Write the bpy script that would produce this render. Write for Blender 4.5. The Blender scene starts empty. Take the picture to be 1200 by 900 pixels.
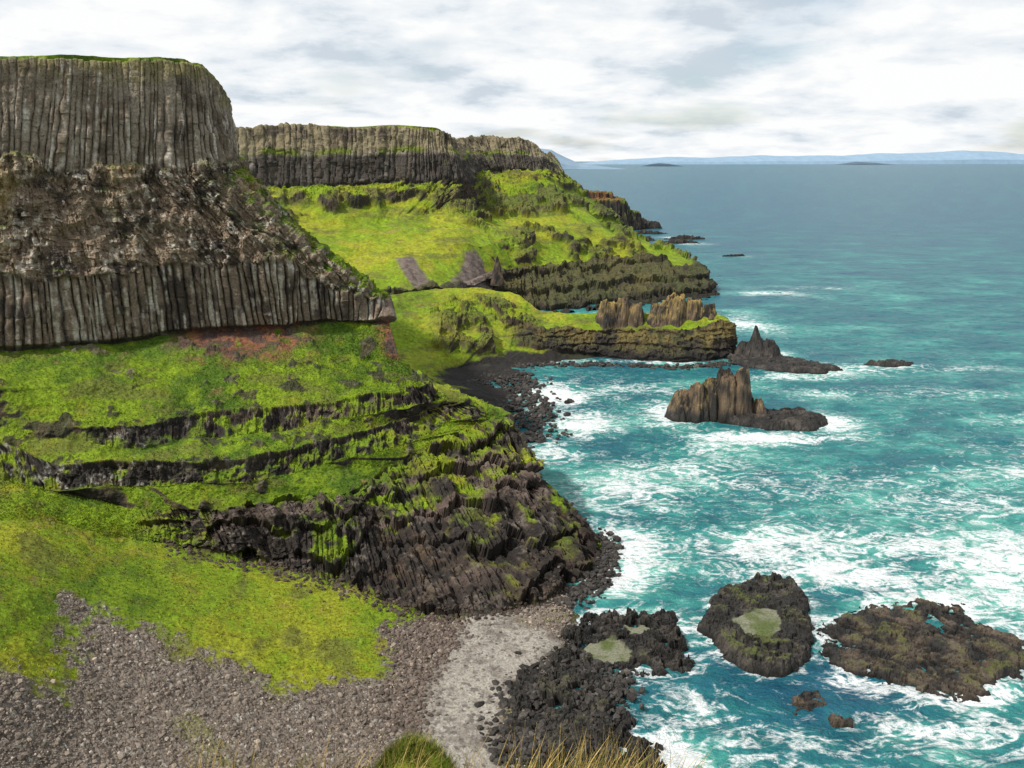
import bpy, math, time
import numpy as np
from mathutils import Vector
rng=np.random.default_rng(7)
H=90.   # eye height above the sea, metres
# ---- terrain break-lines in world space (x y z, decimetres) from plateau edge down to the shore ----
def tab(s,k): return np.array([[[float(q)*f for q,f in zip(p.split(),k)] for p in l.split(',')] for l in s.strip().split('\n')])
A=tab("""-1409 2000 1121,-1172 2080 1130,-1060 2130 1135,-967 2190 1140,-884 2240 1144,-843 2270 1145,-811 2300 1144,-790 2330 1135,-779 2370 1111,-779 2430 1078
-1438 1970 855,-1196 2050 859,-1103 2100 856,-987 2160 857,-903 2210 856,-849 2240 857,-805 2270 859,-771 2300 862,-757 2350 866,-771 2430 872
-1443 1950 750,-1201 2030 750,-1077 2080 747,-953 2150 748,-837 2210 752,-763 2250 756,-706 2280 756,-662 2320 749,-626 2370 732,-617 2450 700
-1441 1920 645,-1200 2000 644,-1055 2070 639,-901 2150 642,-771 2210 641,-673 2250 637,-586 2300 610,-505 2340 565,-417 2370 537,-368 2430 498
-1468 1908 460,-1216 1981 460,-1061 2078 460,-904 2163 460,-772 2232 460,-672 2279 460,-588 2317 460,-502 2355 460,-420 2368 460,-348 2368 460
-1342 1724 420,-1137 1830 410,-985 1906 400,-826 2001 390,-699 2054 383,-595 2101 380,-510 2157 380,-444 2216 375,-371 2257 370,-309 2278 370
-1390 1769 340,-1132 1801 330,-975 1788 328,-853 1810 327,-721 1920 330,-591 1956 330,-478 2000 330,-364 2063 330,-273 2112 330,-225 2172 330
-1395 1771 320,-1129 1792 313,-975 1783 308,-844 1778 290,-703 1859 287,-578 1900 288,-469 1947 288,-356 2003 290,-250 2088 296,-181 2177 296
-1367 1729 305,-1120 1772 300,-959 1707 280,-820 1721 275,-683 1743 267,-557 1818 260,-441 1903 262,-336 2006 265,-221 2115 272,-126 2211 277
-1291 1612 260,-1072 1677 253,-945 1668 232,-809 1684 235,-676 1712 228,-547 1773 220,-429 1839 222,-317 1937 227,-175 2085 240,-64 2187 246
-1275 1588 255,-1047 1633 248,-909 1663 215,-755 1672 186,-601 1695 182,-435 1767 176,-318 1868 190,-193 2043 215,-90 2138 228,-18 2194 232
-1232 1526 245,-1012 1571 240,-882 1622 200,-727 1638 155,-557 1656 135,-387 1701 120,-248 1769 120,-120 1869 130,-10 1966 135,51 1986 125
-1197 1477 240,-984 1521 233,-861 1591 180,-718 1609 130,-531 1618 97,-357 1579 65,-136 1526 22,63 1614 3,165 1750 0,204 1890 0
-926 1119 300,-809 1222 245,-731 1295 190,-611 1341 135,-453 1346 82,-303 1343 43,-126 1401 18,84 1505 4,213 1725 -25,263 1929 -30
-810 949 260,-709 1038 200,-642 1127 140,-533 1167 95,-404 1173 60,-258 1176 30,-126 1216 16,44 1293 3,239 1524 -30,375 1794 -40
-731 824 200,-631 889 145,-554 936 105,-460 971 75,-355 1001 50,-230 1024 30,-111 1041 16,0 1057 2,218 1257 -30,453 1623 -50""",(.1,.1,.1))
B=tab("""-377 560 104,-259 600 107,-196 620 109,-160 640 112,-118 650 113,-75 655 113,-54 660 112,-48 690 103,-53 800 105,-35 830 107,-2 840 108,18 850 102,29 870 95
-377 550 65,-259 590 66,-195 605 69,-158 622 70,-117 632 72,-75 640 73,-49 645 74,-35 660 72,-33 770 76,-20 815 77,4 820 77,26 830 78,43 855 75
-360 520 44,-245 550 44,-184 565 46,-153 575 49,-116 590 48,-89 600 50,-66 610 54,-38 640 55,-17 700 55,0 740 57,27 780 65,50 800 61,70 830 47
-330 470 25,-225 500 26,-153 510 30,-128 515 32,-104 525 34,-84 530 35,-54 540 37,-22 560 38,0 600 37,19 630 38,40 660 40,69 690 40,95 720 27
-300 420 5,-206 450 8,-125 460 17,-98 465 18,-80 470 18,-62 475 19,-35 500 17,-6 560 19.5,17 580 18,42 600 17,75 625 17.5,105 640 19,131 620 14
-287 400 -2,-197 430 0,-118 430 7,-92 430 8,-74 430 9,-58 440 9,-35 490 5,0 528 0,21 522 0,43 534 0,72 551 0,109 569 0,137 588 0""",(1,1,1))
B=np.concatenate([B,B[-1:]+np.array([0,-14,-4.])],0)
C=tab("""-115 380 24,-69 400 26,-43 430 27,-18 440 26,2 430 23,17 420 17,42 415 17,67 412 17.5,91 408 19,103 405 17
-113 370 16,-66 380 18,-40 400 19,-17 410 18,0 405 14,16 400 11,41 400 12,65 400 11.5,85 398 12,102 398 16
-103 334 13,-62 354 12,-38 377 11,-16 386 9,0 391 6,16 391 4,40 392 .5,63 385 0,83 383 0,103 394 0
-95 305 10,-67 326 8,-41 334 6,-26 358 3,-11 372 1,8 380 .3,40 385 -1.5,63 380 -2,82 380 -2,107 392 -2
-76 240 6,-48 251 5,-25 306 3,-14 331 1.5,-1 354 .2,15 373 -1.5,39 381 -3,62 377 -3,82 377 -3,109 386 -3
-62 190 4,-33 203 3,-14 260 2,1 305 .1,14 337 -2,29 354 -3,46 373 -4,65 373 -4,85 373 -4,110 381 -4""",(1,1,1))

# ---------------- noise ----------------
def h3(ix,iy,iz,seed):
    n=(ix.astype(np.uint32)*np.uint32(374761393)+iy.astype(np.uint32)*np.uint32(668265263)+iz.astype(np.uint32)*np.uint32(2246822519)+np.uint32((seed*3266489917)&0xffffffff))
    n=(n^(n>>np.uint32(13)))*np.uint32(1274126177)
    n=(n^(n>>np.uint32(15)))*np.uint32(2654435761)
    n^=n>>np.uint32(16)
    return (n&np.uint32(0xffffff)).astype(np.float32)/np.float32(16777215)
def vnoise(X,Y,Z,seed=0):
    fx=np.floor(X);fy=np.floor(Y);fz=np.floor(Z)
    ix=fx.astype(np.int32);iy=fy.astype(np.int32);iz=fz.astype(np.int32)
    x=(X-fx).astype(np.float32);y=(Y-fy).astype(np.float32);z=(Z-fz).astype(np.float32)
    x=x*x*(3-2*x);y=y*y*(3-2*y);z=z*z*(3-2*z)
    r=0
    for a in (0,1):
        wx=x if a else 1-x
        for b in (0,1):
            wy=y if b else 1-y
            r=r+wx*wy*(h3(ix+a,iy+b,iz,seed)*(1-z)+h3(ix+a,iy+b,iz+1,seed)*z)
    return r*2-1
def fbm(X,Y,Z,o=4,seed=0,g=.5,ridge=False):
    r=0;a=1.;t=0
    X,Y,Z=[np.asarray(q,dtype=np.float32) for q in (X,Y,Z)]
    for i in range(o):
        n=vnoise(X+17.3*i,Y+5.1*i,Z+9.7*i,seed+i)
        if ridge: n=1-2*np.abs(n)
        r=r+a*n;t+=a;a*=g
        X=X*2.03;Y=Y*2.03;Z=Z*2.03
    return r/t*1.5
def ss(a,b,x):
    t=np.clip((x-a)/(b-a),0,1);return t*t*(3-2*t)
def worley(X,Y,seed=0):
    fx=np.floor(X).astype(np.int32);fy=np.floor(Y).astype(np.int32)
    f1=np.full(X.shape,9.,np.float32);f2=f1.copy();cid=np.zeros(X.shape,np.float32);z0=np.zeros_like(fx)
    for a in (-1,0,1):
        for b in (-1,0,1):
            cx=fx+a;cy=fy+b
            px=cx+h3(cx,cy,z0,seed);py=cy+h3(cx,cy,z0,seed+1)
            d=np.hypot(X-px,Y-py).astype(np.float32)
            c=h3(cx,cy,z0,seed+2)
            n=d<f1
            f2=np.where(n,f1,np.minimum(f2,d));cid=np.where(n,c,cid);f1=np.where(n,d,f1)
    return f1,f2,cid
def poly_sd(X,Y,poly):
    poly=np.asarray(poly,float)[:,:2];n=len(poly)
    d=np.full(X.shape,1e9);ins=np.zeros(X.shape,bool)
    for i in range(n):
        ax,ay=poly[i];bx,by=poly[(i+1)%n]
        ex,ey=bx-ax,by-ay
        t=np.clip(((X-ax)*ex+(Y-ay)*ey)/(ex*ex+ey*ey+1e-9),0,1)
        d=np.minimum(d,np.hypot(X-ax-t*ex,Y-ay-t*ey))
        c=((ay>Y)!=(by>Y))&(X<(bx-ax)*(Y-ay)/((by-ay) if by!=ay else 1e-9)+ax)
        ins^=c
    return np.where(ins,d,-d)
def mixc(a,b,m):
    a=np.asarray(a,np.float32);b=np.asarray(b,np.float32)
    return a*(1-m[...,None])+b*m[...,None]

# ---------------- mesh helpers ----------------
def link(ob):
    bpy.context.scene.collection.objects.link(ob);return ob
def mesh_obj(name,V,F,col=None,mat=None,smooth=False,attrs=None):
    V=np.ascontiguousarray(V.reshape(-1,3),dtype=np.float32);F=np.ascontiguousarray(F,dtype=np.int32)
    me=bpy.data.meshes.new(name);nv=len(V);nf,k=F.shape
    me.vertices.add(nv);me.vertices.foreach_set('co',V.ravel())
    me.loops.add(nf*k);me.loops.foreach_set('vertex_index',F.ravel())
    me.polygons.add(nf);me.polygons.foreach_set('loop_start',np.arange(0,nf*k,k,dtype=np.int32))
    me.polygons.foreach_set('loop_total',np.full(nf,k,np.int32))
    me.polygons.foreach_set('use_smooth',np.full(nf,smooth,bool))
    me.update(calc_edges=True)
    if col is not None:
        c=np.ones((nv,4),np.float32);c[:,:3]=np.clip(col.reshape(-1,3),0,1)
        me.color_attributes.new('Col','FLOAT_COLOR','POINT').data.foreach_set('color',c.ravel())
    for k2,a in (attrs or {}).items():
        me.attributes.new(k2,'FLOAT','POINT').data.foreach_set('value',a.astype(np.float32).ravel())
    if mat: me.materials.append(mat)
    return link(bpy.data.objects.new(name,me))
def gridF(nt,ns,flip=False):
    i=np.arange(nt*ns).reshape(nt,ns)
    a,b,c,d=i[:-1,:-1],i[:-1,1:],i[1:,1:],i[1:,:-1]
    q=(a,d,c,b) if not flip else (a,b,c,d)
    return np.stack([x.ravel() for x in q],1)
def normals(P):
    ds=np.gradient(P,axis=1);dt=np.gradient(P,axis=0)
    n=np.cross(dt,ds);n/=np.linalg.norm(n,axis=2,keepdims=True)+1e-9
    flip=n[...,2].mean()<0
    if flip:n=-n
    return n,flip
def blur(a,r):
    for ax in (0,1):
        for _ in range(2):
            k=2*r+1
            pw=[(0,0)]*a.ndim;pw[ax]=(r+1,r)
            c=np.cumsum(np.pad(a,pw,mode='edge'),axis=ax)
            sl1=[slice(None)]*a.ndim;sl2=list(sl1)
            sl1[ax]=slice(k,None);sl2[ax]=slice(0,-k)
            a=(c[tuple(sl1)]-c[tuple(sl2)])/k
    return a
def loft(L,res,wt=None,jz=None,jh=None,seed=0,jw=16.):
    nl,S,_=L.shape
    ch=np.linalg.norm(np.diff(L[...,:2],axis=1),axis=2).max(0)
    x=np.concatenate([[0],np.cumsum(ch)])
    wt=np.ones(S-1) if wt is None else np.asarray(wt)
    cnt=np.maximum(4,(ch*wt/res).astype(int))
    xs=np.concatenate([np.linspace(x[i],x[i+1],cnt[i],endpoint=False) for i in range(S-1)]+[[x[-1]]])
    h=np.diff(x)[None,:,None];d=np.diff(L,axis=1)/h
    m=np.zeros_like(L);m[:,0]=d[:,0];m[:,-1]=d[:,-1]
    d0,d1=d[:,:-1],d[:,1:]
    m[:,1:-1]=np.where(d0*d1>0,2*d0*d1/(d0+d1+1e-12*np.sign(d0+d1)+1e-15),0)
    k=np.clip(np.searchsorted(x,xs,side='right')-1,0,S-2)
    hh=(x[k+1]-x[k])[None,:,None];t=((xs-x[k])/(x[k+1]-x[k]))[None,:,None]
    Q=(2*t**3-3*t**2+1)*L[:,k]+(t**3-2*t**2+t)*hh*m[:,k]+(-2*t**3+3*t**2)*L[:,k+1]+(t**3-t**2)*hh*m[:,k+1]
    zz=np.zeros(len(xs))
    for j in range(nl):
        if jz is not None: Q[j,:,2]+=jz[j]*(fbm(xs/(jw*1.2),zz+j*3.7,zz,4,seed+5))
        if jh is not None: 
            n=fbm(xs/jw,zz+j*7.1,zz+3,4,seed+9)*jh[j]
            Q[j,:,0]+=n*.3;Q[j,:,1]-=n
    rows=[];tau=[]
    for j in range(nl-1):
        n=max(3,int(np.percentile(np.linalg.norm(Q[j+1]-Q[j],axis=1),75)/res))
        for q in range(n):
            f=q/n;rows.append(Q[j]*(1-f)+Q[j+1]*f);tau.append(j+f)
    rows.append(Q[-1]);tau.append(nl-1)
    st=np.interp(xs,x,np.arange(S))
    return np.array(rows),np.array(tau)[:,None]*np.ones((1,len(xs))),np.ones((len(rows),1))*xs[None],np.ones((len(rows),1))*st[None],Q
def arc(Q,j):
    return np.concatenate([[0],np.cumsum(np.linalg.norm(np.diff(Q[j,:,:2],axis=0),axis=1))])
def columns(c,z,w,seed,brk=6.):
    cc=c/w; cc=cc+.9*fbm(c/(w*3.2),c*0,z/60,3,seed)+.14*vnoise(c/w,z/3,c*0,seed+8)
    i=np.floor(cc);f=cc-i
    z0=np.zeros(c.shape,np.int32)
    r=h3(i.astype(np.int32),z0,z0,seed+1)
    k=np.floor(z/brk+r*7).astype(np.int32)
    r2=h3(i.astype(np.int32),k,z0,seed+2)
    i4=np.floor(cc/4.3+.6*vnoise(z/9,cc*.1,z*0,seed+4)).astype(np.int32)
    r3=h3(i4,np.floor(z/11+r*.5).astype(np.int32),z0,seed+3)
    return .45*(1-(2*f-1)**4)+.40*r+.35*(r2-.5)+.45*r3, (r*.55+r2*.45), f

# ---------------- materials ----------------
def new_mat(name):
    m=bpy.data.materials.new(name);m.use_nodes=True
    nt=m.node_tree;return m,nt,nt.nodes['Principled BSDF'],nt.nodes,nt.links
def terrain_mat(name,sc=1.,bump=.5,rough=.92,dist=.3,var=.55):
    m,nt,b,N,L=new_mat(name)
    a=N.new('ShaderNodeAttribute');a.attribute_name='Col'
    tc=N.new('ShaderNodeTexCoord')
    n1=N.new('ShaderNodeTexNoise');n1.inputs['Scale'].default_value=1.5*sc;n1.inputs['Detail'].default_value=5;n1.inputs['Roughness'].default_value=.75
    L.new(tc.outputs['Object'],n1.inputs['Vector'])
    mr=N.new('ShaderNodeMapRange');mr.inputs['From Min'].default_value=.3;mr.inputs['From Max'].default_value=.7
    mr.inputs['To Min'].default_value=1-var;mr.inputs['To Max'].default_value=1+var
    L.new(n1.outputs['Fac'],mr.inputs['Value'])
    vm=N.new('ShaderNodeVectorMath');vm.operation='SCALE'
    L.new(a.outputs['Color'],vm.inputs[0]);L.new(mr.outputs[0],vm.inputs['Scale'])
    L.new(vm.outputs[0],b.inputs['Base Color'])
    b.inputs['Roughness'].default_value=rough
    b.inputs['Specular IOR Level'].default_value=.2
    bp=N.new('ShaderNodeBump');bp.inputs['Strength'].default_value=bump;bp.inputs['Distance'].default_value=dist
    L.new(n1.outputs['Fac'],bp.inputs['Height']);L.new(bp.outputs[0],b.inputs['Normal'])
    return m
MT=terrain_mat('turf_and_basalt',1.4,.7)
MF=terrain_mat('turf_and_basalt_coarse',.45,.6,dist=.8,var=.45)
MR=terrain_mat('wet_basalt',1.6,.6,rough=.6)
MG=terrain_mat('stones',4,.4,var=.35)

GR=(.140,.205,.011);GD=(.045,.092,.009);GY=(.240,.245,.017);GB=(.16,.12,.042);GO=(.100,.105,.024)
DK=(.030,.025,.022);BR=(.085,.058,.040);PALE=(.44,.40,.34);COLM=(.22,.18,.137);RED=(.20,.078,.045)
SC=(.205,.168,.136);SAND=(.30,.275,.235)
def full(c,P): return np.broadcast_to(np.float32(c),P.shape)
def grass_col(P,s=1.,seed=0,lush=0):
    X,Y,Z=P[...,0]/s,P[...,1]/s,P[...,2]/s
    a=fbm(X/18,Y/18,Z/18,3,seed+1);b=fbm(X/4.,Y/4.,Z/3,4,seed+2);c=fbm(X/.8,Y/.8,Z/.8,2,seed+3);d=fbm(X/8,Y/8,Z/1.6,3,seed+4)
    col=mixc(full(GR,P),GD,.85*ss(-.05,.65,.5*a+.7*b+lush*.35+.2*c))
    col=mixc(col,GY,.85*ss(-.05,.6,-.6*a+.5*b-.3*c-lush*.7))
    col=mixc(col,GO,.7*ss(.1,.55,d*.8-.2*a))
    col=mixc(col,GB,.7*ss(.42,.85,b*.5-d*.5+.35*c))
    return col*(1+.33*c[...,None])

# ---------------- main headland ----------------
def ext_back(L,offs):
    out=[L]
    for (ox,oy) in offs:
        p=L[:,-1].copy();p[:,0]+=ox;p[:,1]+=oy
        out.append(p[:,None])
    return np.concatenate(out,1)
left=A[:,0:1]+np.array([-60,-25,0]);left[13:,:,2]+=14;left[13:,0,1]+=20
LA=np.concatenate([left,A],1)
LA=ext_back(LA,[(-5,13),(-40,50),(-130,110)])
top=LA[0:1].copy();top[...,1]+=70;top[...,0]-=25;top[...,2]+=1.5
top[0,-4:,2]=LA[0,-4:,2]+4
LA=np.concatenate([top,LA],0)
nS=LA.shape[1];wt=[.35]+[1]*(nS-5)+[.8,.25,.12]
jz=[.3,.7,1.4,1.2,1.6,.9,.8,.9,.8,.8,.8,.9,.9,.5,.1,.1,.1]
jh=[.2,.8,1.5,1.8,1.5,1.,1.5,1.8,1.5,1.8,1.5,2.2,1.6,.8,.3,.1,.1]
P,tau,xs,st,Q=loft(LA,.265,wt,jz,jh,3)
N0,_=normals(blur(P,4))
N0=blur(N0,3);N0/=np.linalg.norm(N0,axis=2,keepdims=True)+1e-9
X,Y,Z=P[...,0],P[...,1],P[...,2]
one=np.ones(tau.shape[0])[:,None]
cU=one*(.5*arc(Q,1)+.5*arc(Q,2))[None];cL=one*arc(Q,4)[None]
dU,rU,fU=columns(cU,Z,1.45,11,4.5);dL,rL,fL=columns(cL,Z,1.75,31,5.)
n12=fbm(X/12,Y/12,Z/12,3,61);nl=fbm(X/5,Y/5,Z/5,5,41,.55);rd=fbm(X/4,Y/4,Z/6,5,51,.6,ridge=True)
tw=tau+.10*n12+.06*rd
zU=ss(1.0,1.04,tau)*(1-ss(1.88,1.96,tw));zL=ss(4.0,4.08,tw)*(1-ss(4.9,5.0,tau))
zM=np.clip(ss(1.88,1.96,tw)*(1-ss(4.0,4.08,tw)),0,1)
def blocks(c,z,seed,wc,hz):
    cc=c/wc+.8*vnoise(c/wc/2,z/hz/2,c*0,seed);k=np.floor(z/hz+1.6*fbm(c/7,z/5,c*0,2,seed+1)).astype(np.int32)
    i=np.floor(cc+.37*k).astype(np.int32);return h3(i,k,np.zeros_like(k),seed+2)
bk=blocks(xs,Z,71,1.1,1.3);bk2=blocks(xs,Z,75,2.9,3.0)
strata=vnoise(Z/1.5+.5*n12,xs/40,Z*0,81)
low=(ss(7.,7.08,tau)*(1-ss(7.95,8.02,tau))*ss(3.0,3.7,st+.3*nl)+ss(9.,9.08,tau)*(1-ss(9.95,10.02,tau))
      +ss(11,11.05,tau)*(1-ss(12.98,13.04,tau))*ss(3.5,4.2,st))
low=np.clip(low,0,1)
band=low*(tau<10.5);lcl=low*(tau>=10.5)
near=ss(13.0,13.3,tau)
gz=np.clip(1-zU-zL-zM-low,0,1)
upf=ss(1.55,1.25,tau)*zU
big=fbm(xs/25,Z/20,xs*0,3,97)
zs=(Z-.03*xs)/4.6+.8*n12+.3*nl+.6*big
fr=zs%1.;saw=1-fr                      # stacked lava flows: ledge tops recede, faces stand steep
lamp=ss(-.6,.4,fbm(xs/9,Z/9,xs*0,3,98))
cw=xs/1.25+.7*fbm(xs/4,Z/14,xs*0,3,99);ci=np.floor(cw).astype(np.int32);fc=cw-np.floor(cw)
jr=h3(ci,np.floor(zs).astype(np.int32),np.zeros(xs.shape,np.int32),88)
D=zU*(dU*(1.7-.8*upf)+.7*nl+.5*rd*upf)+zL*(dL*2.2+.5*nl)+zM*(1.4*rd+1.0*bk2+.8*bk+.35*strata+1.0*n12+.5*dL)+low*(.9*rd+.8*bk+.9*bk2+.4*strata-.6)
D+=lcl*((.9+2.4*lamp)*ss(0,.3,saw)*(.35+.65*saw)+1.3*(jr-.5)+.5*(1-(2*fc-1)**4)+1.2*nl+1.0*big-1.6)
D+=-band*(1.2+.8*nl)*ss(0,.2,tau%1)
outc=ss(.38,.75,fbm(X/5,Y/5,Z/5,5,95)+.22*ss(3,1,np.abs(tau-7.5)))*gz*(tau<11)*(tau>5)
D+=gz*(.7*n12+.6*nl+.20*fbm(X/.9,Y/.9,Z/.9,3,91)+.9*outc*rd)*(1-.55*near)
D*=1-.9*((tau<1.0))
P2=P+N0*D[...,None]
P2[...,2]-=1.2*rU*ss(1.2,1.0,tau)*(tau>=1)
Nf,flip=normals(P2);Ns=blur(Nf,2);nz=Ns[...,2]/(np.linalg.norm(Ns,axis=2)+1e-9)
X,Y,Z=P2[...,0],P2[...,1],P2[...,2]
fine=fbm(X/1.2,Y/1.2,Z/1.2,3,101);med=fbm(X/4,Y/4,Z/4,4,111)
g=grass_col(P2,1,120,lush=ss(9,5.5,tau)-.3*near)
rock=mixc(full(DK,P2),BR,ss(-.1,.9,med+.3*fine)*.8)
rock=mixc(rock,(.15,.108,.09),.6*ss(.3,.7,strata+.3*fine-.2*med)*ss(.4,.7,nz))
rock=mixc(rock,(.22,.19,.16),ss(.5,.95,.6*fine+.5*rd)*.5)
rock=mixc(rock,(.10,.085,.03),ss(.25,.9,med*.5+n12*.6)*.45)
rock=mixc(rock,(.34,.32,.29),.7*band*ss(5,3,st)*ss(.1,.5,fine+.3*med))
streak=fbm(cL/.9,cL*0,Z/7,3,131);streak2=fbm(cU/.9,cU*0,Z/9,3,133)
cU_c=mixc(full(COLM,P2),(.13,.10,.07),ss(-.3,.6,med+1.2*(rU-.5)))
cU_c=mixc(cU_c,(.055,.045,.037),.7*ss(.1,.8,n12*.6+.9*(rU-.4)+.3*med))
cU_c=mixc(cU_c,PALE,.75*ss(.1,.7,streak2*.8+.4*fine-.1*n12-.25*upf))
cU_c=mixc(cU_c,DK,.55*ss(.78,1.0,np.abs(2*fU-1))*(1-.6*upf))  # crevice shade between the upper columns put into the colour
cU_c=mixc(cU_c,(.16,.14,.04),.6*ss(1.22,1.02,tau+.2*med))
cL_c=mixc(full((.18,.135,.10),P2),(.055,.043,.035),ss(-.2,.7,-med+1.3*(rL-.5)))
cL_c=mixc(cL_c,PALE,.85*ss(.0,.65,streak*.7+.4*fine+.5*(.5-rL)))
cL_c=mixc(cL_c,DK,.8*ss(.65,.98,np.abs(2*fL-1)))  # lower tier: gaps at column edges painted darker as crevice shade
mid=mixc(full((.20,.15,.105),P2),(.065,.05,.04),ss(-.1,.6,med))
mid=mixc(mid,PALE,.85*ss(.25,.65,.8*fine+.35*n12+.25*rd))
mid=mixc(mid,(.21,.14,.045),.7*ss(.1,.6,n12+.3*fine))
gmM=ss(.55,.75,nz+.15*med)*ss(-.1,.3,n12+.4*med-.15)*.7
gR=ss(5.8,8.8,st+.9*med)*ss(.38,.58,nz+.12*med)
gmM=np.maximum(gmM,gR)
gml=ss(.66,.84,nz+.12*med)*ss(-.15,.3,n12*.6+.6*med+.035*(Z-15))
gmh=ss(.26,.44,nz+.12*fine)*(1-.85*ss(.3,.65,outc+.3*fine-.1))
col=mixc(rock,g,low*gml+(1-low)*gmh)
col=col*(1-zM[...,None])+mixc(mid,g*.85,gmM)*zM[...,None]
col=col*(1-zU[...,None])+cU_c*zU[...,None]
col=col*(1-zL[...,None])+cL_c*zL[...,None]
redm=ss(4.88,4.98,tau)*np.clip((1-ss(5.35,5.8,tau+.3*med))*ss(3.9,4.5,st+.4*med)*(1-ss(6.5,7.6,st+.4*med))+(1-ss(5.8,6.1,tau+.1*med))*ss(9.1,9.6,st),0,1)*ss(-.7,-.2,med+.4*fine+.2*rd)
col=mixc(col,mixc(full(RED,P2),(.075,.05,.04),ss(-.35,.45,med+.5*fine+.3*rd)),redm)
wx=X+3*med;wy=Y+3*n12
scree=[(-170,70),(-120,98),(-88,106),(-66.5,108.3),(-74,129.5),(-58.4,130.5),(-42.7,125.5),(-35.9,123.4),(-28,128),(-21.5,131),(-24.1,145),(-13.7,155),(8,168),(60,150),(60,40),(-170,40)]
sdist=poly_sd(wx,wy,scree)
sm=ss(-1.6,2.2,sdist+3.2*fine+2.2*nl)*ss(13.02,13.12,tau)
w1,w2,wid=worley(X/.7,Y/.7,141)
sc=mixc(full(SC,P2),(.125,.098,.078),ss(.2,.8,wid));sc=mixc(sc,(.34,.31,.27),ss(.88,.93,wid))
sc=mixc(sc,(.05,.04,.035),ss(.25,.05,w2-w1)*.8)
sc=mixc(sc,(.13,.13,.03),ss(.4,.85,n12+.4*med)*.6)
sc=sc*(1+.25*n12[...,None])
col=mixc(col,sc,sm)
beach=[(-9,160),(-3,159),(9.7,146),(2,134),(-2,125),(-1,110),(5,95),(-14,95),(-12.5,110),(-15,125),(-12,140)]
bm=ss(-1.5,1.5,poly_sd(X+1.3*med,Y+1.3*n12,beach)+1.4*fine)*(tau>12.9)
sd=mixc(full(SAND,P2),(.20,.175,.15),ss(-.3,.5,med+.5*fine))
sd=mixc(sd,(.12,.10,.09),ss(.85,.9,wid)*.8)
col=mixc(col,sd,bm)
wet=ss(.9,.2,Z)*(1-bm*.5)
col=col*(1-.55*wet[...,None])
dark_foot=ss(10,3,Z+1.5*med)*lcl
col=mixc(col,mixc(full((.022,.019,.017),P2),(.055,.038,.030),ss(-.2,.7,fine+med)),.85*dark_foot)
P2[...,2]+=(sm*(1-bm)*np.clip(w2-w1,0,.5)*.7*wid)
mesh_obj('basalt_cliff',P2,gridF(*P2.shape[:2],flip=flip),col,MT)
AP,AT,ASM,ABM,AST=P2,tau,sm,bm,st
GW=gz*gmh*(1-sm)*(1-redm)*(tau>5.1)*(tau<15)*(st>1)*(st<10.8)
colf=col.reshape(-1,3)

# ---------------- coast beyond ----------------
def far_loft(name,L,res,wt,jz,jh,zones,seed,scale=2.5,colw=5.,top_off=(-30,120,1.5),gp=None,jw=50.,crag=None,zsaw=1.):
    top=L[0:1].copy();top[...,0]+=top_off[0];top[...,1]+=top_off[1];top[...,2]+=top_off[2]
    L=np.concatenate([top,L],0)
    P,tau,xs,st,Q=loft(L,res,wt,[.3]+jz,[.3]+jh,seed,jw)
    N0,_=normals(blur(P,4));N0=blur(N0,3);N0/=np.linalg.norm(N0,axis=2,keepdims=True)+1e-9
    X,Y,Z=P[...,0]/scale,P[...,1]/scale,P[...,2]/scale
    rd=fbm(X/4,Y/4,Z/8,5,seed+51,.6,ridge=True);n12=fbm(X/12,Y/12,Z/12,4,seed+61);nl=fbm(X/4,Y/4,Z/4,4,seed+41)
    zc,zr,zd=zones(tau+.06*n12,st)
    cr=crag(tau,st,n12,nl) if crag else 0*tau
    dC,r,f=columns(xs*1.,P[...,2],colw,seed+11,12)
    bk=h3(np.floor(xs/3/scale*1.5+nl).astype(np.int32),np.floor(P[...,2]/scale/1.5+.8*n12).astype(np.int32),np.zeros(xs.shape,np.int32),seed)
    strata=vnoise(Z/1.3+.3*n12,xs/90,Z*0,seed+81)
    saw=1-((P[...,2]/(3.0*scale)+.5*n12+.2*nl)%1)
    D=scale*(zc*(dC*1.3+.7*rd)+np.clip(zr+zd+cr,0,1)*(1.1*rd+.9*bk+.6*strata)+zd*zsaw*(1.3*saw-.6+.7*nl)+(1-np.clip(zc+zr+zd,0,1))*(.9*n12+.4*nl)+cr*.8)
    D*=1-.85*(tau<1)
    P2=P+N0*D[...,None];Nf,flip=normals(P2);Ns=blur(Nf,2);nz=Ns[...,2]/(np.linalg.norm(Ns,axis=2)+1e-9)
    X,Y,Z=P2[...,0]/scale,P2[...,1]/scale,P2[...,2]/scale
    med=fbm(X/4,Y/4,Z/4,4,seed+111);fine=fbm(X/1.2,Y/1.2,Z/1.2,2,seed+101)
    g=grass_col(P2,scale,seed+120,lush=-.15)*1.05
    rock=mixc(full(DK,P2)*1.3,BR,ss(-.3,.8,med+.3*fine)*(1-.6*zd));rock=mixc(rock,(.11,.095,.04),ss(.1,.8,n12+.3*fine)*.5*(1-.7*zd))
    cc=mixc(full((.16,.13,.10),P2),(.05,.042,.035),ss(-.2,.5,med+1.2*(r-.5)))
    cc=mixc(cc,(.30,.27,.23),.6*ss(.1,.8,fbm(xs/3,xs*0,P2[...,2]/20,3,seed+7)+.3*fine))
    gm=ss(.62,.80,nz+.14*med+.1*fine)*(1-.85*zd)*(1-.6*zc)*(1-.6*cr)
    rk=rock*(1-zc[...,None])+cc*zc[...,None]
    soft=(1-np.clip(zc+zr+zd+cr,0,1))*ss(.3,.5,nz)
    col=mixc(rk,g,np.clip(np.maximum(gm,soft),0,1))
    if gp is not None: col=gp(col,P2,tau,st,med,fine,n12)
    col=mixc(col,(.022,.020,.018),.85*ss(5.5,1.6,P2[...,2]+med))
    mesh_obj(name,P2,gridF(*P2.shape[:2],flip=flip),col,MF)
    return P2
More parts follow.
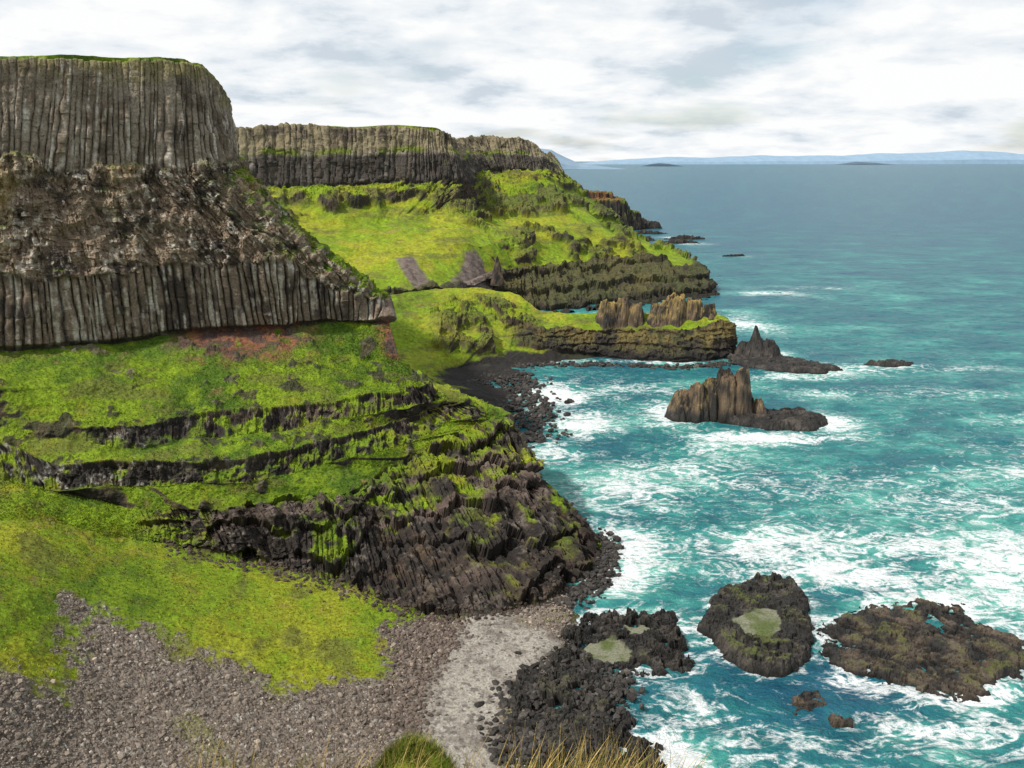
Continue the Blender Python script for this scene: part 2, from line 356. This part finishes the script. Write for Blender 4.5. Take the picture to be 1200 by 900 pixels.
LB=ext_back(B,[(8,40),(-20,150),(-60,300)])
LB[0,:7,2]+=1.5;LB[0,8:12,2]+=3
def zonesB(tau,st):
    zc=ss(1,1.05,tau)*(1-ss(1.92,2.0,tau))
    zr=ss(1.92,2.0,tau)*(1-ss(2.35,2.6,tau))
    zr=np.maximum(zr,ss(2,2.1,tau)*(1-ss(2.9,3.1,tau))*ss(6.3,7.,st)*(1-ss(10.2,11,st)))
    zd=ss(4.9,4.97,tau)
    return zc,zr,zd
def cragB(tau,st,n12,nl):
    a=ss(-.1,.25,n12+.5*nl-.05)*ss(2.2,2.4,tau)*(1-ss(3.4,3.8,tau))*ss(6,7.5,st)
    b=ss(.1,.4,n12+.5*nl)*ss(3,3.3,tau)*(1-ss(4.9,5.,tau))*ss(7.2,8.5,st)
    c=ss(.1,.4,n12+.4*nl)*ss(2.2,2.3,tau)*(1-ss(2.8,3.2,tau))
    return np.clip(a+b+c,0,1)
scA=[(-69,520),(-61,522),(-51,505),(-41,492),(-51,480),(-59,490)]
scB=[(-36,500),(-30,545),(-24,555),(-15,545),(-4,525),(-20,505)]
def paintB(col,P,tau,st,med,fine,n12):
    X,Y=P[...,0],P[...,1]
    m=np.maximum(ss(-2,1.5,poly_sd(X,Y,scA)+2.5*med),ss(-2,1.5,poly_sd(X,Y,scB)+2.5*med))
    col=mixc(col,mixc(full((.15,.118,.10),P),(.09,.07,.06),ss(-.3,.5,fine)),m)
    m=ss(1.0,1.05,tau)*(1-ss(1.38,1.45,tau+.08*med))
    col=mixc(col,mixc(full((.20,.165,.10),P),(.07,.055,.042),ss(-.1,.5,med+.4*fine)),m*.85)
    m=np.exp(-((tau-1.45-.05*n12)/.045)**2)*ss(-.4,0,med)
    col=mixc(col,(.12,.15,.02),m)
    col=mixc(col,(.028,.025,.023),.8*ss(1.5,1.55,tau)*(1-ss(2.0,2.1,tau))*ss(-.7,.1,-med))
    m=ss(.012,.0,np.abs(tau-3.55-.08*np.sin(st*2)))
    return mixc(col,(.22,.19,.10),m*.6)
nb=LB.shape[1]
far_loft('basalt_cliff',LB,.85,[.15,.8]+[1]*(nb-6)+[.7,.3,.12],[1.5,2,3,2,1.5,.5,.5],[3,3,4,3,3,3,1],zonesB,200,gp=paintB,jw=30,crag=cragB)
LC=ext_back(C,[(3,8),(-6,22),(-60,40)])
LC[:,-3:,2]=np.minimum(LC[:,-3:,2],[8,2,-3])
def zonesC(tau,st):
    zc=0*tau
    zd=ss(1.95,2.0,tau)*(1-ss(2.95,3.1,tau))*ss(3.6,4.4,st)
    zr=ss(1.45,1.55,tau)*(1-ss(2.2,2.4,tau))*ss(1.8,2.5,st)*(1-ss(4.5,5,st))*.6
    return zc,zr,zd
def cragC(tau,st,n12,nl):
    return ss(.2,.5,n12+.5*nl)*ss(1.3,1.5,tau)*(1-ss(3.3,3.6,tau))*ss(1.8,2.4,st)*(1-ss(4.5,5,st))
def paintC(col,P,tau,st,med,fine,n12):
    col=mixc(col,(.15,.115,.04),.75*ss(1.98,2.05,tau)*(1-ss(2.35,2.75,tau))*ss(4,5,st)*ss(-.4,.3,med))
    return mixc(col,(.030,.026,.024),ss(4,3.0,P[...,2]+1.2*med)*ss(395,388,P[...,1]+6*med))
far_loft('basalt_promontory',LC,.45,[.3,.7]+[1]*(LC.shape[1]-6)+[.8,.5,.2],[.6,.8,1,.5,.2,.1],[1.,2,2,2,1.5,1],zonesC,300,scale=1.5,top_off=(0,14,-14),gp=paintC,jw=16,crag=cragC,zsaw=.45)

# ---------------- hill the viewpoint stands on ----------------
ys=[118,75,45,22,15,11,8,5,2,-3,-40]
zl=[-3,3,36,62,74.6,79.9,83.1,85.3,87.6,88.4,89.5]
lines=[]
for y,z in zip(ys,zl):
    w=np.linspace(-1,1,9);hw=60+y*.7
    lines.append([[a*hw-12*(y>40)-(y*.25 if y<40 else 0),y-(14*max(0,a)**2 if y>40 else 0),z+(10*max(0,-a)*(y>70)) - (0 if y<20 else 8*max(0,a))] for a in w])
P,tau,xs,st,Q=loft(np.array(lines),.5,None,[.3]*3+[.1]*8,[.3]*3+[.1]*8,500)
P[...,2]+=.15*fbm(P[...,0]/2,P[...,1]/2,P[...,2]/2,3,501)
Nf,flip=normals(P)
g=grass_col(P,.6,510);r=mixc(full(DK,P),BR,ss(-.3,.6,fbm(P[...,0],P[...,1],P[...,2]/3,3,520)))
mesh_obj('grassy_hill',P,gridF(*P.shape[:2],flip=flip),mixc(r,g,ss(.45,.7,Nf[...,2]+.15*fbm(P[...,0]/3,P[...,1]/3,P[...,2]/3,3,530))),MT)

# ---------------- rocks ----------------
def rock_patch(name,bb,res,polys=(),bumps=(),z0=-2.,seed=0,cell=2.2,step=.9,rough=.5,warp=1.,top=None,brown=0.,mat=None,pools=(),poolz=1.,mid=None,tallk=.6,crk=1.,bc=(.17,.115,.07)):
    x=np.arange(bb[0],bb[1],res);y=np.arange(bb[2],bb[3],res);X,Y=np.meshgrid(x,y)
    wx=X+warp*fbm(X/5,Y/5,X*0,4,seed+1,.6);wy=Y+warp*fbm(X/5,Y/5,X*0+5,4,seed+2,.6)
    Z=np.full(X.shape,z0)
    for poly,h,edge in polys:
        d=poly_sd(wx,wy,poly);Z=np.maximum(Z,z0+(h-z0)*ss(-edge,edge,d))
    for bx,by,rx,ry,h,k in bumps:
        q=np.sqrt(((wx-bx)/rx)**2+((wy-by)/ry)**2)
        Z=np.maximum(Z,z0+(h-z0)*np.clip((1-q)/k,0,1)**.8)
    f1,f2,cid=worley(wx/cell,wy/cell,seed+3);g1,g2,cid2=worley(wx/(cell*.38),wy/(cell*.38),seed+6)
    act=ss(z0,z0+1.5,Z);tall=ss(3,9,Z-max(z0,0))*tallk
    Z=Z+act*(step*(cid-.5)*(1.4+1.6*tall)+step*(.45+1.0*tall)*(cid2-.5)-crk*(step*.35*ss(.15,0,f2-f1)+.15*step*ss(.15,0,g2-g1))+rough*(1+tall)*fbm(X/2.5,Y/2.5,X*0,4,seed+8))
    pm=np.zeros(X.shape)
    for poly in pools: pm=np.maximum(pm,ss(-.3,.4,poly_sd(wx,wy,poly)))
    Z=Z*(1-pm)+np.minimum(poolz,9)*pm
    P=np.stack([X,Y,Z],2);Nf,flip=normals(P);nz=Nf[...,2]
    med=fbm(X/3,Y/3,Z/3,4,seed+9);fine=fbm(X/.7,Y/.7,Z/.7,2,seed+10);bg_=fbm(X/8,Y/8,Z/8,3,seed+12)
    col=mixc(full((.026,.024,.022),P),(.075,.064,.054),ss(-.1,.9,med+.4*fine))
    col=mixc(col,bc,brown*ss(-.4,.5,med+.3*fine)*(ss(2.5,4.5,Z) if brown>.5 and z0<0 else 1))
    if mid is not None: col=mixc(col,mid[2],ss(mid[0],mid[1],Z+2*med)*ss(.3,.6,nz+.2*med)*.8)
    if top is not None:
        h0,h1,c=top
        col=mixc(col,c,ss(h0,h1,Z+.8*med)*ss(.1 if h1>4 else .5,.45 if h1>4 else .8,nz+.1*med)*ss(-.25,.3,bg_+.5*fine)*.85)
    col=col*(1-.6*ss(.9,.1,Z))[...,None]
    col=mixc(col,mixc(full((.17,.17,.115),P),(.08,.10,.03),ss(-.2,.5,med)),pm)
    F=gridF(*X.shape,flip=flip);keep=(Z.ravel()[F].max(1)>z0+.05)
    F=F[keep];u,inv=np.unique(F,return_inverse=True)
    return mesh_obj(name,P.reshape(-1,3)[u],inv.reshape(-1,4),col.reshape(-1,3)[u],mat or MR)
GOLD=(.29,.205,.065)
rock_patch('rock_stack',(50,122,262,322),.25,[([(88,300),(106,300),(113,291),(104,280),(90,278),(80,286),(72,290),(60,293),(58,300),(70,305)],2.6,2.)],
  [(61,296,6.5,7,8.5,.6),(66.5,295,5.5,6.5,11.,.55),(72,296,5.5,7,13.5,.5),(77,295,6,7,16.5,.5),(81.5,294,3.8,6,17.6,.45),(84.5,296,3.,5,11,.6),(88,294,5,5,6,.7)],seed=600,cell=2.8,step=.9,top=(3.5,6.5,GOLD),warp=1.5,brown=.75,tallk=.9)
rock_patch('rock_stack',(92,156,350,412),.35,[([(100,395),(104,372),(116,362),(132,360),(146,366),(140,378),(128,392),(118,400)],2.0,2.5)],
  [(114.5,392,9,8,12,1.),(114,392,4.5,4.5,16.2,.9),(109,393,5.5,5,7.0,.7),(120.5,391,7,6,8.5,.6)],seed=620,cell=2.4,step=.6,warp=1.2)
rock_patch('tidal_rock',(150,190,366,388),.5,[([(157,377),(166,372),(178,373),(184,378),(172,382)],1.8,2)],seed=630,step=.8)
rock_patch('rock_outcrop',(38,66,398,420),.3,[],[(46,408,6,6.5,24.,.5),(53,409,5.5,6,25.5,.5),(59.5,408,5,5,23.5,.55)],z0=12,seed=640,cell=2.8,step=.9,warp=1.6,top=(15,19,GOLD),brown=.8,tallk=.8)
rock_patch('rock_outcrop',(62,104,396,420),.3,[],[(71,407,6.5,6,23,.55),(79,408,7.5,7,26,.5),(88,407,7,6,25.5,.5),(95,406,6,5,22,.6)],z0=12,seed=650,cell=2.8,step=.9,warp=1.6,top=(15,19,GOLD),brown=.8,tallk=.8)
rock_patch('rock_pinnacle',(-17,-1,521,539),.5,[],[(-9,530,4.5,5,33,1.)],z0=15,seed=655,cell=2.,step=.6,brown=.6,mat=MF)
R4=[(36.8,151.2),(43,163),(52.7,171),(62,170.7),(61.7,162.3),(60.5,151.2),(56.4,143),(49.2,135.5),(43.5,136.9),(39,143)]
R5=[(57.5,141.6),(64.9,155.4),(81.4,163.4),(92.6,164.1),(95.2,155.4),(99.3,147.4),(91.2,136.1),(78.8,127.3),(68.2,129.7),(59.2,133.5)]
R6=[(17.6,158.1),(32,157.5),(35,149),(33.5,136.5),(22.2,134.8),(14.5,127),(20,121.6),(24.6,110.5),(18,102),(5,102),(-1.4,121.6),(-1.2,133.5),(8,141.6),(10.2,152.1)]
rock_patch('tidal_rock_island',(30,70,130,176),.16,[(R4,2.3,1.3)],seed=660,cell=1.3,step=.8,warp=1.6,top=(2.0,2.8,(.08,.095,.022)),pools=[[(42.8,151.2),(48.5,155.4),(53.1,156.4),(53.5,150.5),(49.8,145.3),(45.3,146.8)]],poolz=2.2)
rock_patch('tidal_reef',(52,112,116,174),.18,[(R5,.7,3.5)],[(88,136,7,4,1.9,.6),(95,139,5,4,1.9,.6),(72,150,6,4,1.4,.7),(83,157,7,4,1.3,.7)],seed=670,cell=1.8,step=.65,warp=3.5,rough=.6,top=(.8,1.5,(.08,.085,.025)),brown=.5,crk=.7,bc=(.13,.095,.066))
rock_patch('tidal_rock',(40,75,114,134),.16,[([(48.4,130.4),(54,131.4),(53.9,126.2),(47.2,124.2)],.9,1),([(52.3,123.2),(56.6,123.2),(56,120.9),(51.8,120.7)],.9,.7)],seed=680,cell=1.2,step=.6,brown=.4)
rock_patch('rock_platform',(-8,44,94,165),.16,[(R6,1.0,1.8)],seed=690,cell=1.9,step=1.5,warp=2.6,rough=.7,top=(1.7,2.6,(.055,.058,.022)),pools=[[(14.6,144.4),(22,145.3),(23.1,140.9),(18.7,137.4),(15,139.2)],[(22.9,152.2),(27.3,152.7),(27.5,149),(23.6,148.1)]],poolz=.8)
rock_patch('headland_rocks',(90,270,780,1360),1.2,[([(70,1210),(150,1225),(160,1175),(150,1140),(120,1135),(70,1140)],40,9)],
  [(112,1185,34,32,48,.3),(158,1165,20,18,24,.5),
   (172,1190,26,14,13,.6),(190,1180,20,9,9,.7),(186,965,30,6,4,.7),(205,1015,30,6,4,.7),(150,1000,20,8,5,.7),(214,832,16,4,2.5,.7),(170,1090,34,7,5,.8)],seed=700,cell=8,step=1.3,warp=4,rough=1.2,top=(36,42,(.20,.075,.04)),mid=(10,22,(.12,.15,.02)),mat=MF,tallk=.3)

# ---------------- boulders & stones ----------------
phi=(1+5**.5)/2
IV=np.array([(-1,phi,0),(1,phi,0),(-1,-phi,0),(1,-phi,0),(0,-1,phi),(0,1,phi),(0,-1,-phi),(0,1,-phi),(phi,0,-1),(phi,0,1),(-phi,0,-1),(-phi,0,1)])/1.9
IF=np.array([(0,11,5),(0,5,1),(0,1,7),(0,7,10),(0,10,11),(1,5,9),(5,11,4),(11,10,2),(10,7,6),(7,1,8),(3,9,4),(3,4,2),(3,2,6),(3,6,8),(3,8,9),(4,9,5),(2,4,11),(6,2,10),(8,6,7),(9,8,1)])
def stones(name,C,size,cols,mat):
    n=len(C)
    V=IV[None]*(1+rng.uniform(-.28,.28,(n,12,1)))*rng.uniform(.55,1.2,(n,1,3))
    q=rng.normal(size=(n,4));q/=np.linalg.norm(q,axis=1,keepdims=True);w,x,y,z=q.T
    R=np.stack([1-2*(y*y+z*z),2*(x*y-z*w),2*(x*z+y*w),2*(x*y+z*w),1-2*(x*x+z*z),2*(y*z-x*w),2*(x*z-y*w),2*(y*z+x*w),1-2*(x*x+y*y)],1).reshape(n,3,3)
    V=np.einsum('nij,nkj->nki',R,V)*size[:,None,None]*.5;V[...,2]*=.8
    V+=C[:,None,:]
    F=(IF[None]+12*np.arange(n)[:,None,None]).reshape(-1,3)
    mesh_obj(name,V,F,np.repeat(cols,12,axis=0),mat)
def pick(w,n):
    w=w.ravel();w=w/w.sum();return rng.choice(len(w),n,p=w)
fp=AP.reshape(-1,3)
def tint(base,n,v=.35):
    c=np.array(base)[None]*(1+rng.uniform(-v,v,(n,1)));c[rng.random(n)>.93]*=1.9;return np.clip(c,0,1)
vis=(AT>13.05)&(AT<15.9)&(AST<9)&(AP[...,2]>.1)
i=pick(ASM*(1-ABM)*vis,24000);stones('scree_stones',fp[i],rng.uniform(.15,.45,len(i))+.7*(rng.random(len(i))>.97),tint((.19,.155,.126),len(i),.45),MG)
i=pick(ABM*vis,1800);stones('beach_pebbles',fp[i],rng.uniform(.12,.3,len(i))+.5*(rng.random(len(i))>.97),tint((.16,.14,.12),len(i)),MG)
rub=poly_sd(AP[...,0],AP[...,1],[(-26,147),(-14,154),(-9,147),(-13,131),(-15,115),(-22,120),(-22,132)])
i=pick(vis*ss(-2,3,rub),1400);stones('rubble',fp[i],rng.uniform(.4,1.1,len(i)),tint((.12,.092,.075),len(i)),MG)
foot=np.exp(-((AT-13.05)/.12)**2)*(AST>4)*(AST<8.5)
i=pick(foot,900);stones('fallen_rocks',fp[i],rng.uniform(.4,1.3,len(i)),tint((.07,.052,.042),len(i)),MG)
def along(pts,n,spread):
    pts=np.array(pts);d=np.linalg.norm(np.diff(pts,axis=0),axis=1);c=np.concatenate([[0],np.cumsum(d)])
    t=rng.uniform(0,c[-1],n);return np.stack([np.interp(t,c,pts[:,0])+rng.normal(0,spread,n),np.interp(t,c,pts[:,1])+rng.normal(0,spread,n),rng.uniform(-.3,.6,n)],1)
b1=along([(0,159.8),(7.1,159.8),(16.7,167.9),(21.3,180),(22.1,193.8)],900,1.8)
b3=along([(6.2,136.1),(0,126.2),(0,115.3),(11.1,119.5),(18.2,133.5),(9.5,139.2)],1300,2.5);b3[:,2]+=.5
b4=along([(-19.5,343),(0,357.6),(6.6,317),(7.6,289),(0,266),(-12.7,305)],900,6);b4[:,2]+=.3
b5=along([(0,376),(39,377),(76,370),(102,381)],400,2.)
Cb=np.concatenate([b1,b3,b4,b5]);sz=rng.uniform(.4,1.0,len(Cb))**1.5*1.6+.3;sz[-1300:]*=1.6
stones('shore_boulders',Cb,sz,tint((.042,.037,.033),len(Cb),.5),MR)

# ---------------- sea ----------------
FO=[(17,325,14,26,.75),(24,285,12,26,.65),(14,262,10,16,.55),(40,330,30,12,.4),(57,300,10,18,.5),(85,272,28,7,.65),(112,288,12,14,.65),
 (32,222,16,18,.5),(26,190,12,15,.75),(24,172,8,8,.7),(48,245,22,12,.36),(75,232,24,10,.34),(100,233,22,8,.38),(125,214,20,12,.5),(100,190,28,9,.56),(60,190,24,11,.5),(75,175,26,8,.58),(112,178,24,12,.6),(122,158,24,14,.6),
 (32,126,9,7,.6),(24,116,8,8,.6),(45,117,14,6,.5),(70,119,20,6,.5),(95,118,14,7,.45),(105,130,10,9,.5),(62,140,6,10,.35),(150,370,28,12,.55),(125,355,24,8,.5),(175,375,18,6,.6),(205,370,22,8,.4),(134,480,16,30,.45),(120,400,16,8,.5),
 (185,590,26,20,.55),(210,620,44,14,.45),(200,960,36,22,.45),(225,830,24,10,.45),(195,1040,34,14,.45),(35,500,40,10,.7),(60,385,50,5,.45),(150,330,40,10,.32),(180,260,36,10,.34),(150,240,28,10,.36),(60,262,20,8,.3),(220,300,60,14,.24),(200,210,40,24,.4)]
yy=np.concatenate([[-400,-100,40,80],np.geomspace(95,1400,760),np.geomspace(1450,60000,60)])
aa=np.linspace(-1,1,660)
AA,YY=np.meshgrid(aa,yy);hw=150+np.abs(YY)*.95
XX=AA*hw+20
amp=ss(1500,200,YY)*ss(80,100,YY)
ZZ=amp*(.6*fbm(XX/16,YY/8,XX*0,4,801)+.3*fbm(XX/4,YY/2.6,XX*0,3,805))*.8
foam=np.zeros_like(XX)
for (x,y,rx,ry,a) in FO:
    foam=np.maximum(foam,a*np.exp(-((XX-x)/rx)**2-((YY-y)/ry)**2))
wv=fbm(XX/24,YY/18,XX*0,4,811)
foam=np.minimum(foam,.62)*(1+.6*wv)+.12*ss(900,150,YY)+.11*wv*ss(900,150,YY)
for poly,rr in ((R4,3.2),(R5,5),(R6,3)):
    d=-poly_sd(XX,YY,poly);foam=np.maximum(foam,.8*ss(rr*1.6,0,d)*(.75+.5*wv)*(d>-3))
tone=ss(1500,220,YY)*.75+.42*wv+.0
tone-= .8*np.exp(-((XX-60)/26)**2-((YY-132)/14)**2)+.5*np.exp(-((XX-50)/20)**2-((YY-350)/40)**2)
P=np.stack([XX,YY,ZZ],2)
m,nt,b,N,L=new_mat('sea_water')
def nd(t,**k):
    n=N.new(t)
    for a,v in k.items(): n.inputs[a].default_value=v
    return n
def math_(op,a,b_=None,c=None):
    n=N.new('ShaderNodeMath');n.operation=op
    for i,q in enumerate((a,b_,c)):
        if q is None: continue
        if isinstance(q,(int,float)): n.inputs[i].default_value=q
        else: L.new(q,n.inputs[i])
    return n.outputs[0]
tc=N.new('ShaderNodeTexCoord');O=tc.outputs['Object']
def noise(scale,det=6,ro=.6,dist=0,vec=None):
    n=nd('ShaderNodeTexNoise',Scale=scale,Detail=det,Roughness=ro,Distortion=dist);L.new(vec or O,n.inputs['Vector']);return n.outputs['Fac']
fa=N.new('ShaderNodeAttribute');fa.attribute_name='foam';ta=N.new('ShaderNodeAttribute');ta.attribute_name='tone'
mp=nd('ShaderNodeMapping');mp.inputs['Scale'].default_value=(.65,1.0,1);L.new(O,mp.inputs['Vector'])
V=mp.outputs[0]
def ridge(n): return math_('SUBTRACT',1.,math_('MULTIPLY',math_('ABSOLUTE',math_('SUBTRACT',n,.5)),9.))
r1=ridge(noise(.10,5,.6,1.8,V));r2=ridge(noise(.32,4,.6,1.2,V));r3=noise(.55,6,.75,.5,V)
pat=math_('ADD',math_('MULTIPLY',r1,.27),math_('ADD',math_('MULTIPLY',r2,.22),math_('MULTIPLY',r3,.55)))
val=math_('ADD',math_('MULTIPLY',fa.outputs['Fac'],.72),pat)
mr=nd('ShaderNodeMapRange');mr.interpolation_type='SMOOTHSTEP'
mr.inputs['From Min'].default_value=.71;mr.inputs['From Max'].default_value=1.10;L.new(val,mr.inputs['Value'])
fm=mr.outputs[0]
cr=N.new('ShaderNodeValToRGB');e=cr.color_ramp.elements
e[0].position=0.;e[0].color=(.012,.088,.140,1);e[1].position=1;e[1].color=(.13,.42,.35,1)
q=e.new(.45);q.color=(.018,.150,.170,1);q=e.new(.72);q.color=(.042,.250,.232,1)
t2=math_('ADD',math_('MULTIPLY',ta.outputs['Fac'],.62),math_('ADD',math_('MULTIPLY',math_('SUBTRACT',noise(.035,4,.65,.5,V),.5),1.1),math_('ADD',math_('MULTIPLY',math_('SUBTRACT',noise(.25,4,.7,.3,V),.5),1.2),math_('ADD',math_('MULTIPLY',fa.outputs['Fac'],.55),.03))))
L.new(t2,cr.inputs['Fac'])
mx=N.new('ShaderNodeMix');mx.data_type='RGBA';L.new(fm,mx.inputs['Factor']);L.new(cr.outputs[0],mx.inputs[6]);mx.inputs[7].default_value=(.76,.79,.79,1)
L.new(mx.outputs[2],b.inputs['Base Color'])
L.new(math_('ADD',math_('MULTIPLY',fm,.5),.30),b.inputs['Roughness'])
b.inputs['IOR'].default_value=1.33;b.inputs['Specular IOR Level'].default_value=.22
bp=nd('ShaderNodeBump',Strength=1.,Distance=1.4)
hgt=math_('ADD',math_('MULTIPLY',noise(.16,7,.68,.3,V),2.8),math_('MULTIPLY',noise(.9,3,.6,.2,V),.4))
L.new(hgt,bp.inputs['Height']);L.new(bp.outputs[0],b.inputs['Normal'])
Nf,flip=normals(P)
mesh_obj('sea',P,gridF(*XX.shape,flip=flip),None,m,smooth=True,attrs={'foam':np.clip(foam,0,1.3),'tone':tone})

# ---------------- distant land ----------------
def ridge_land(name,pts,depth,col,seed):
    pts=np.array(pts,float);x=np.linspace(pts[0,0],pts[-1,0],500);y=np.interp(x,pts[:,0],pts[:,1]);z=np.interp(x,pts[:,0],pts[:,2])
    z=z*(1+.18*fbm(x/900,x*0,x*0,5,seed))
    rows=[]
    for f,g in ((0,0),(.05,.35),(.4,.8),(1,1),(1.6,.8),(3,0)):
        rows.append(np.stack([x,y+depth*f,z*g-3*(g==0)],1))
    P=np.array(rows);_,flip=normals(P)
    mt=terrain_mat(name+'_hazy',.004,.1,var=.12)  # aerial haze is put into the flat bluish base colour
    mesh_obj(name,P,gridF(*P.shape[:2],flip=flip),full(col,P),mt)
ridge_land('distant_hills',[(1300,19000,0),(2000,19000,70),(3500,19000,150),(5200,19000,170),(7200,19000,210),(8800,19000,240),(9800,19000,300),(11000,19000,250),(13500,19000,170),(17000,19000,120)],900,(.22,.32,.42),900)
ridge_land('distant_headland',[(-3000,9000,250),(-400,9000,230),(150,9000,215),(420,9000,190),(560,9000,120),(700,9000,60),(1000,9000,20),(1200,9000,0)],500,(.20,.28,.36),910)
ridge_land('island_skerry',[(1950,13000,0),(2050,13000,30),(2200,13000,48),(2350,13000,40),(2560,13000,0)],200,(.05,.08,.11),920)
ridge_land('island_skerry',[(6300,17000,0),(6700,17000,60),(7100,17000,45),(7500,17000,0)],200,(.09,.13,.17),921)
# ---------------- grasses ----------------
def blades(name,C,h,w,cols,lean=.5):
    n=len(C);a=rng.uniform(0,2*math.pi,n);l=rng.uniform(.1,lean,n)*h
    dxy=np.stack([np.cos(a),np.sin(a),0*a],1);sd=np.stack([-np.sin(a+.7),np.cos(a+.7),0*a],1)*w[:,None]
    up=np.array([0,0,1.])
    V=[]
    for f,ww in ((0,1),(.4,.8),(.75,.5),(1,.12)):
        c=C+up*(h*f)[:,None]+dxy*(l*f*f)[:,None];V+= [c-sd*ww,c+sd*ww]
    V=np.stack(V,1)
    F=np.array([(0,1,3,2),(2,3,5,4),(4,5,7,6)])
    F=(F[None]+8*np.arange(n)[:,None,None]).reshape(-1,4)
    mesh_obj(name,V,F,np.repeat(cols,8,axis=0),MG)
i=pick(GW,42000)
blades('turf_tufts',fp[i]-np.array([0,0,.05]),rng.uniform(.2,.55,len(i)),rng.uniform(.05,.13,len(i)),np.clip(colf[i]*rng.uniform(.8,1.6,(len(i),1)),0,1),1.1)
def hillz(x,y): return np.interp(y,ys[::-1],zl[::-1])
n=3400;y=rng.uniform(6.5,13,n);x=np.where(rng.random(n)<.6,rng.normal(.085,.05,n)*y*1.15,rng.uniform(-.4,.2,n)*y*1.15)
C_=np.stack([x,y,hillz(x,y)-.05],1)
cols=np.where(rng.random((n,1))<.7,np.array([[.42,.30,.11]]),np.array([[.16,.15,.04]]))*rng.uniform(.7,1.2,(n,1))
blades('dry_grass',C_,rng.uniform(.35,.85,n),rng.uniform(.004,.009,n),cols,.6)
th=np.linspace(0,2*math.pi,60);rr_=np.linspace(0,1,24)
Rr,Th=np.meshgrid(rr_,th,indexing='ij');X=-1.5+.95*Rr*np.cos(Th);Y=11+.95*Rr*np.sin(Th)
Z=80.0+1.5*(1-Rr**2.2)*(1+.12*fbm(X*2,Y*2,X*0,3,950))
P=np.stack([X,Y,Z],2);_,flip=normals(P)
mesh_obj('grass_tussock',P,gridF(*P.shape[:2],flip=flip),grass_col(P,.12,960),MT,smooth=True)
n=9000;r=np.sqrt(rng.random(n))*.95;t=rng.uniform(0,6.28,n);x=-1.5+r*np.cos(t);y=11+r*np.sin(t);z=80+1.45*(1-(r/.95)**2.2)
cols=np.where(rng.random((n,1))<.75,np.array([[.11,.15,.015]]),np.array([[.3,.24,.07]]))*rng.uniform(.6,1.3,(n,1))
blades('tussock_grass',np.stack([x,y,z-.03],1),rng.uniform(.08,.22,n),rng.uniform(.004,.008,n),cols,.9)

# ---------------- light, sky, camera ----------------
az=math.radians(-118);el=math.radians(48)
sdir=np.array([math.sin(az)*math.cos(el),math.cos(az)*math.cos(el),math.sin(el)])
sl=bpy.data.lights.new('sun','SUN');sl.energy=4.7;sl.angle=math.radians(3);sl.color=(1,.95,.87)
so=link(bpy.data.objects.new('sun',sl));so.rotation_euler=Vector(sdir).to_track_quat('Z','Y').to_euler()
w=bpy.data.worlds.new('World');bpy.context.scene.world=w;w.use_nodes=True
nt=w.node_tree;N=nt.nodes;L=nt.links;bg=N['Background'];bg.inputs['Strength'].default_value=.125
sky=N.new('ShaderNodeTexSky');sky.sky_type='NISHITA';sky.sun_disc=False;sky.sun_elevation=el;sky.sun_rotation=az
tc=N.new('ShaderNodeTexCoord');sep=N.new('ShaderNodeSeparateXYZ');L.new(tc.outputs['Generated'],sep.inputs[0])
zp=math_('MAXIMUM',sep.outputs['Z'],0.);zc=math_('ADD',zp,.20)
cb=N.new('ShaderNodeCombineXYZ');L.new(math_('DIVIDE',sep.outputs['X'],zc),cb.inputs[0]);L.new(math_('DIVIDE',sep.outputs['Y'],zc),cb.inputs[1])
n1=noise(2.3,8,.6,.15,cb.outputs[0]);n2=noise(.95,3,.5,.1,cb.outputs[0])
cv=math_('ADD',math_('ADD',math_('MULTIPLY',n1,.65),math_('MULTIPLY',n2,.35)),math_('MULTIPLY',math_('SUBTRACT',.06,math_('MINIMUM',zp,.2)),.3))
cr=N.new('ShaderNodeValToRGB');e=cr.color_ramp.elements
e[0].position=.39;e[0].color=(4.9,5.5,6.1,1);e[1].position=.54;e[1].color=(7.9,7.95,7.95,1)
q=e.new(.46);q.color=(6.6,7.0,7.35,1)
L.new(cv,cr.inputs['Fac'])
cov=nd('ShaderNodeMapRange');cov.inputs['From Min'].default_value=.38;cov.inputs['From Max'].default_value=.46;cov.inputs['To Min'].default_value=.5;cov.inputs['To Max'].default_value=1
L.new(n2,cov.inputs['Value'])
mx=N.new('ShaderNodeMix');mx.data_type='RGBA';L.new(cov.outputs[0],mx.inputs['Factor']);L.new(sky.outputs[0],mx.inputs[6]);L.new(cr.outputs[0],mx.inputs[7])
L.new(mx.outputs[2],bg.inputs['Color'])
cam=bpy.data.cameras.new('camera');cam.sensor_width=36;cam.lens=30;cam.clip_end=100000;cam.clip_start=.1
co=link(bpy.data.objects.new('camera',cam));co.location=(0,0,H);co.rotation_euler=(math.radians(90)-math.asin(.2538),0,0)
bpy.context.scene.camera=co
vs=bpy.context.scene.view_settings;vs.view_transform='Standard';vs.look='None';vs.exposure=0
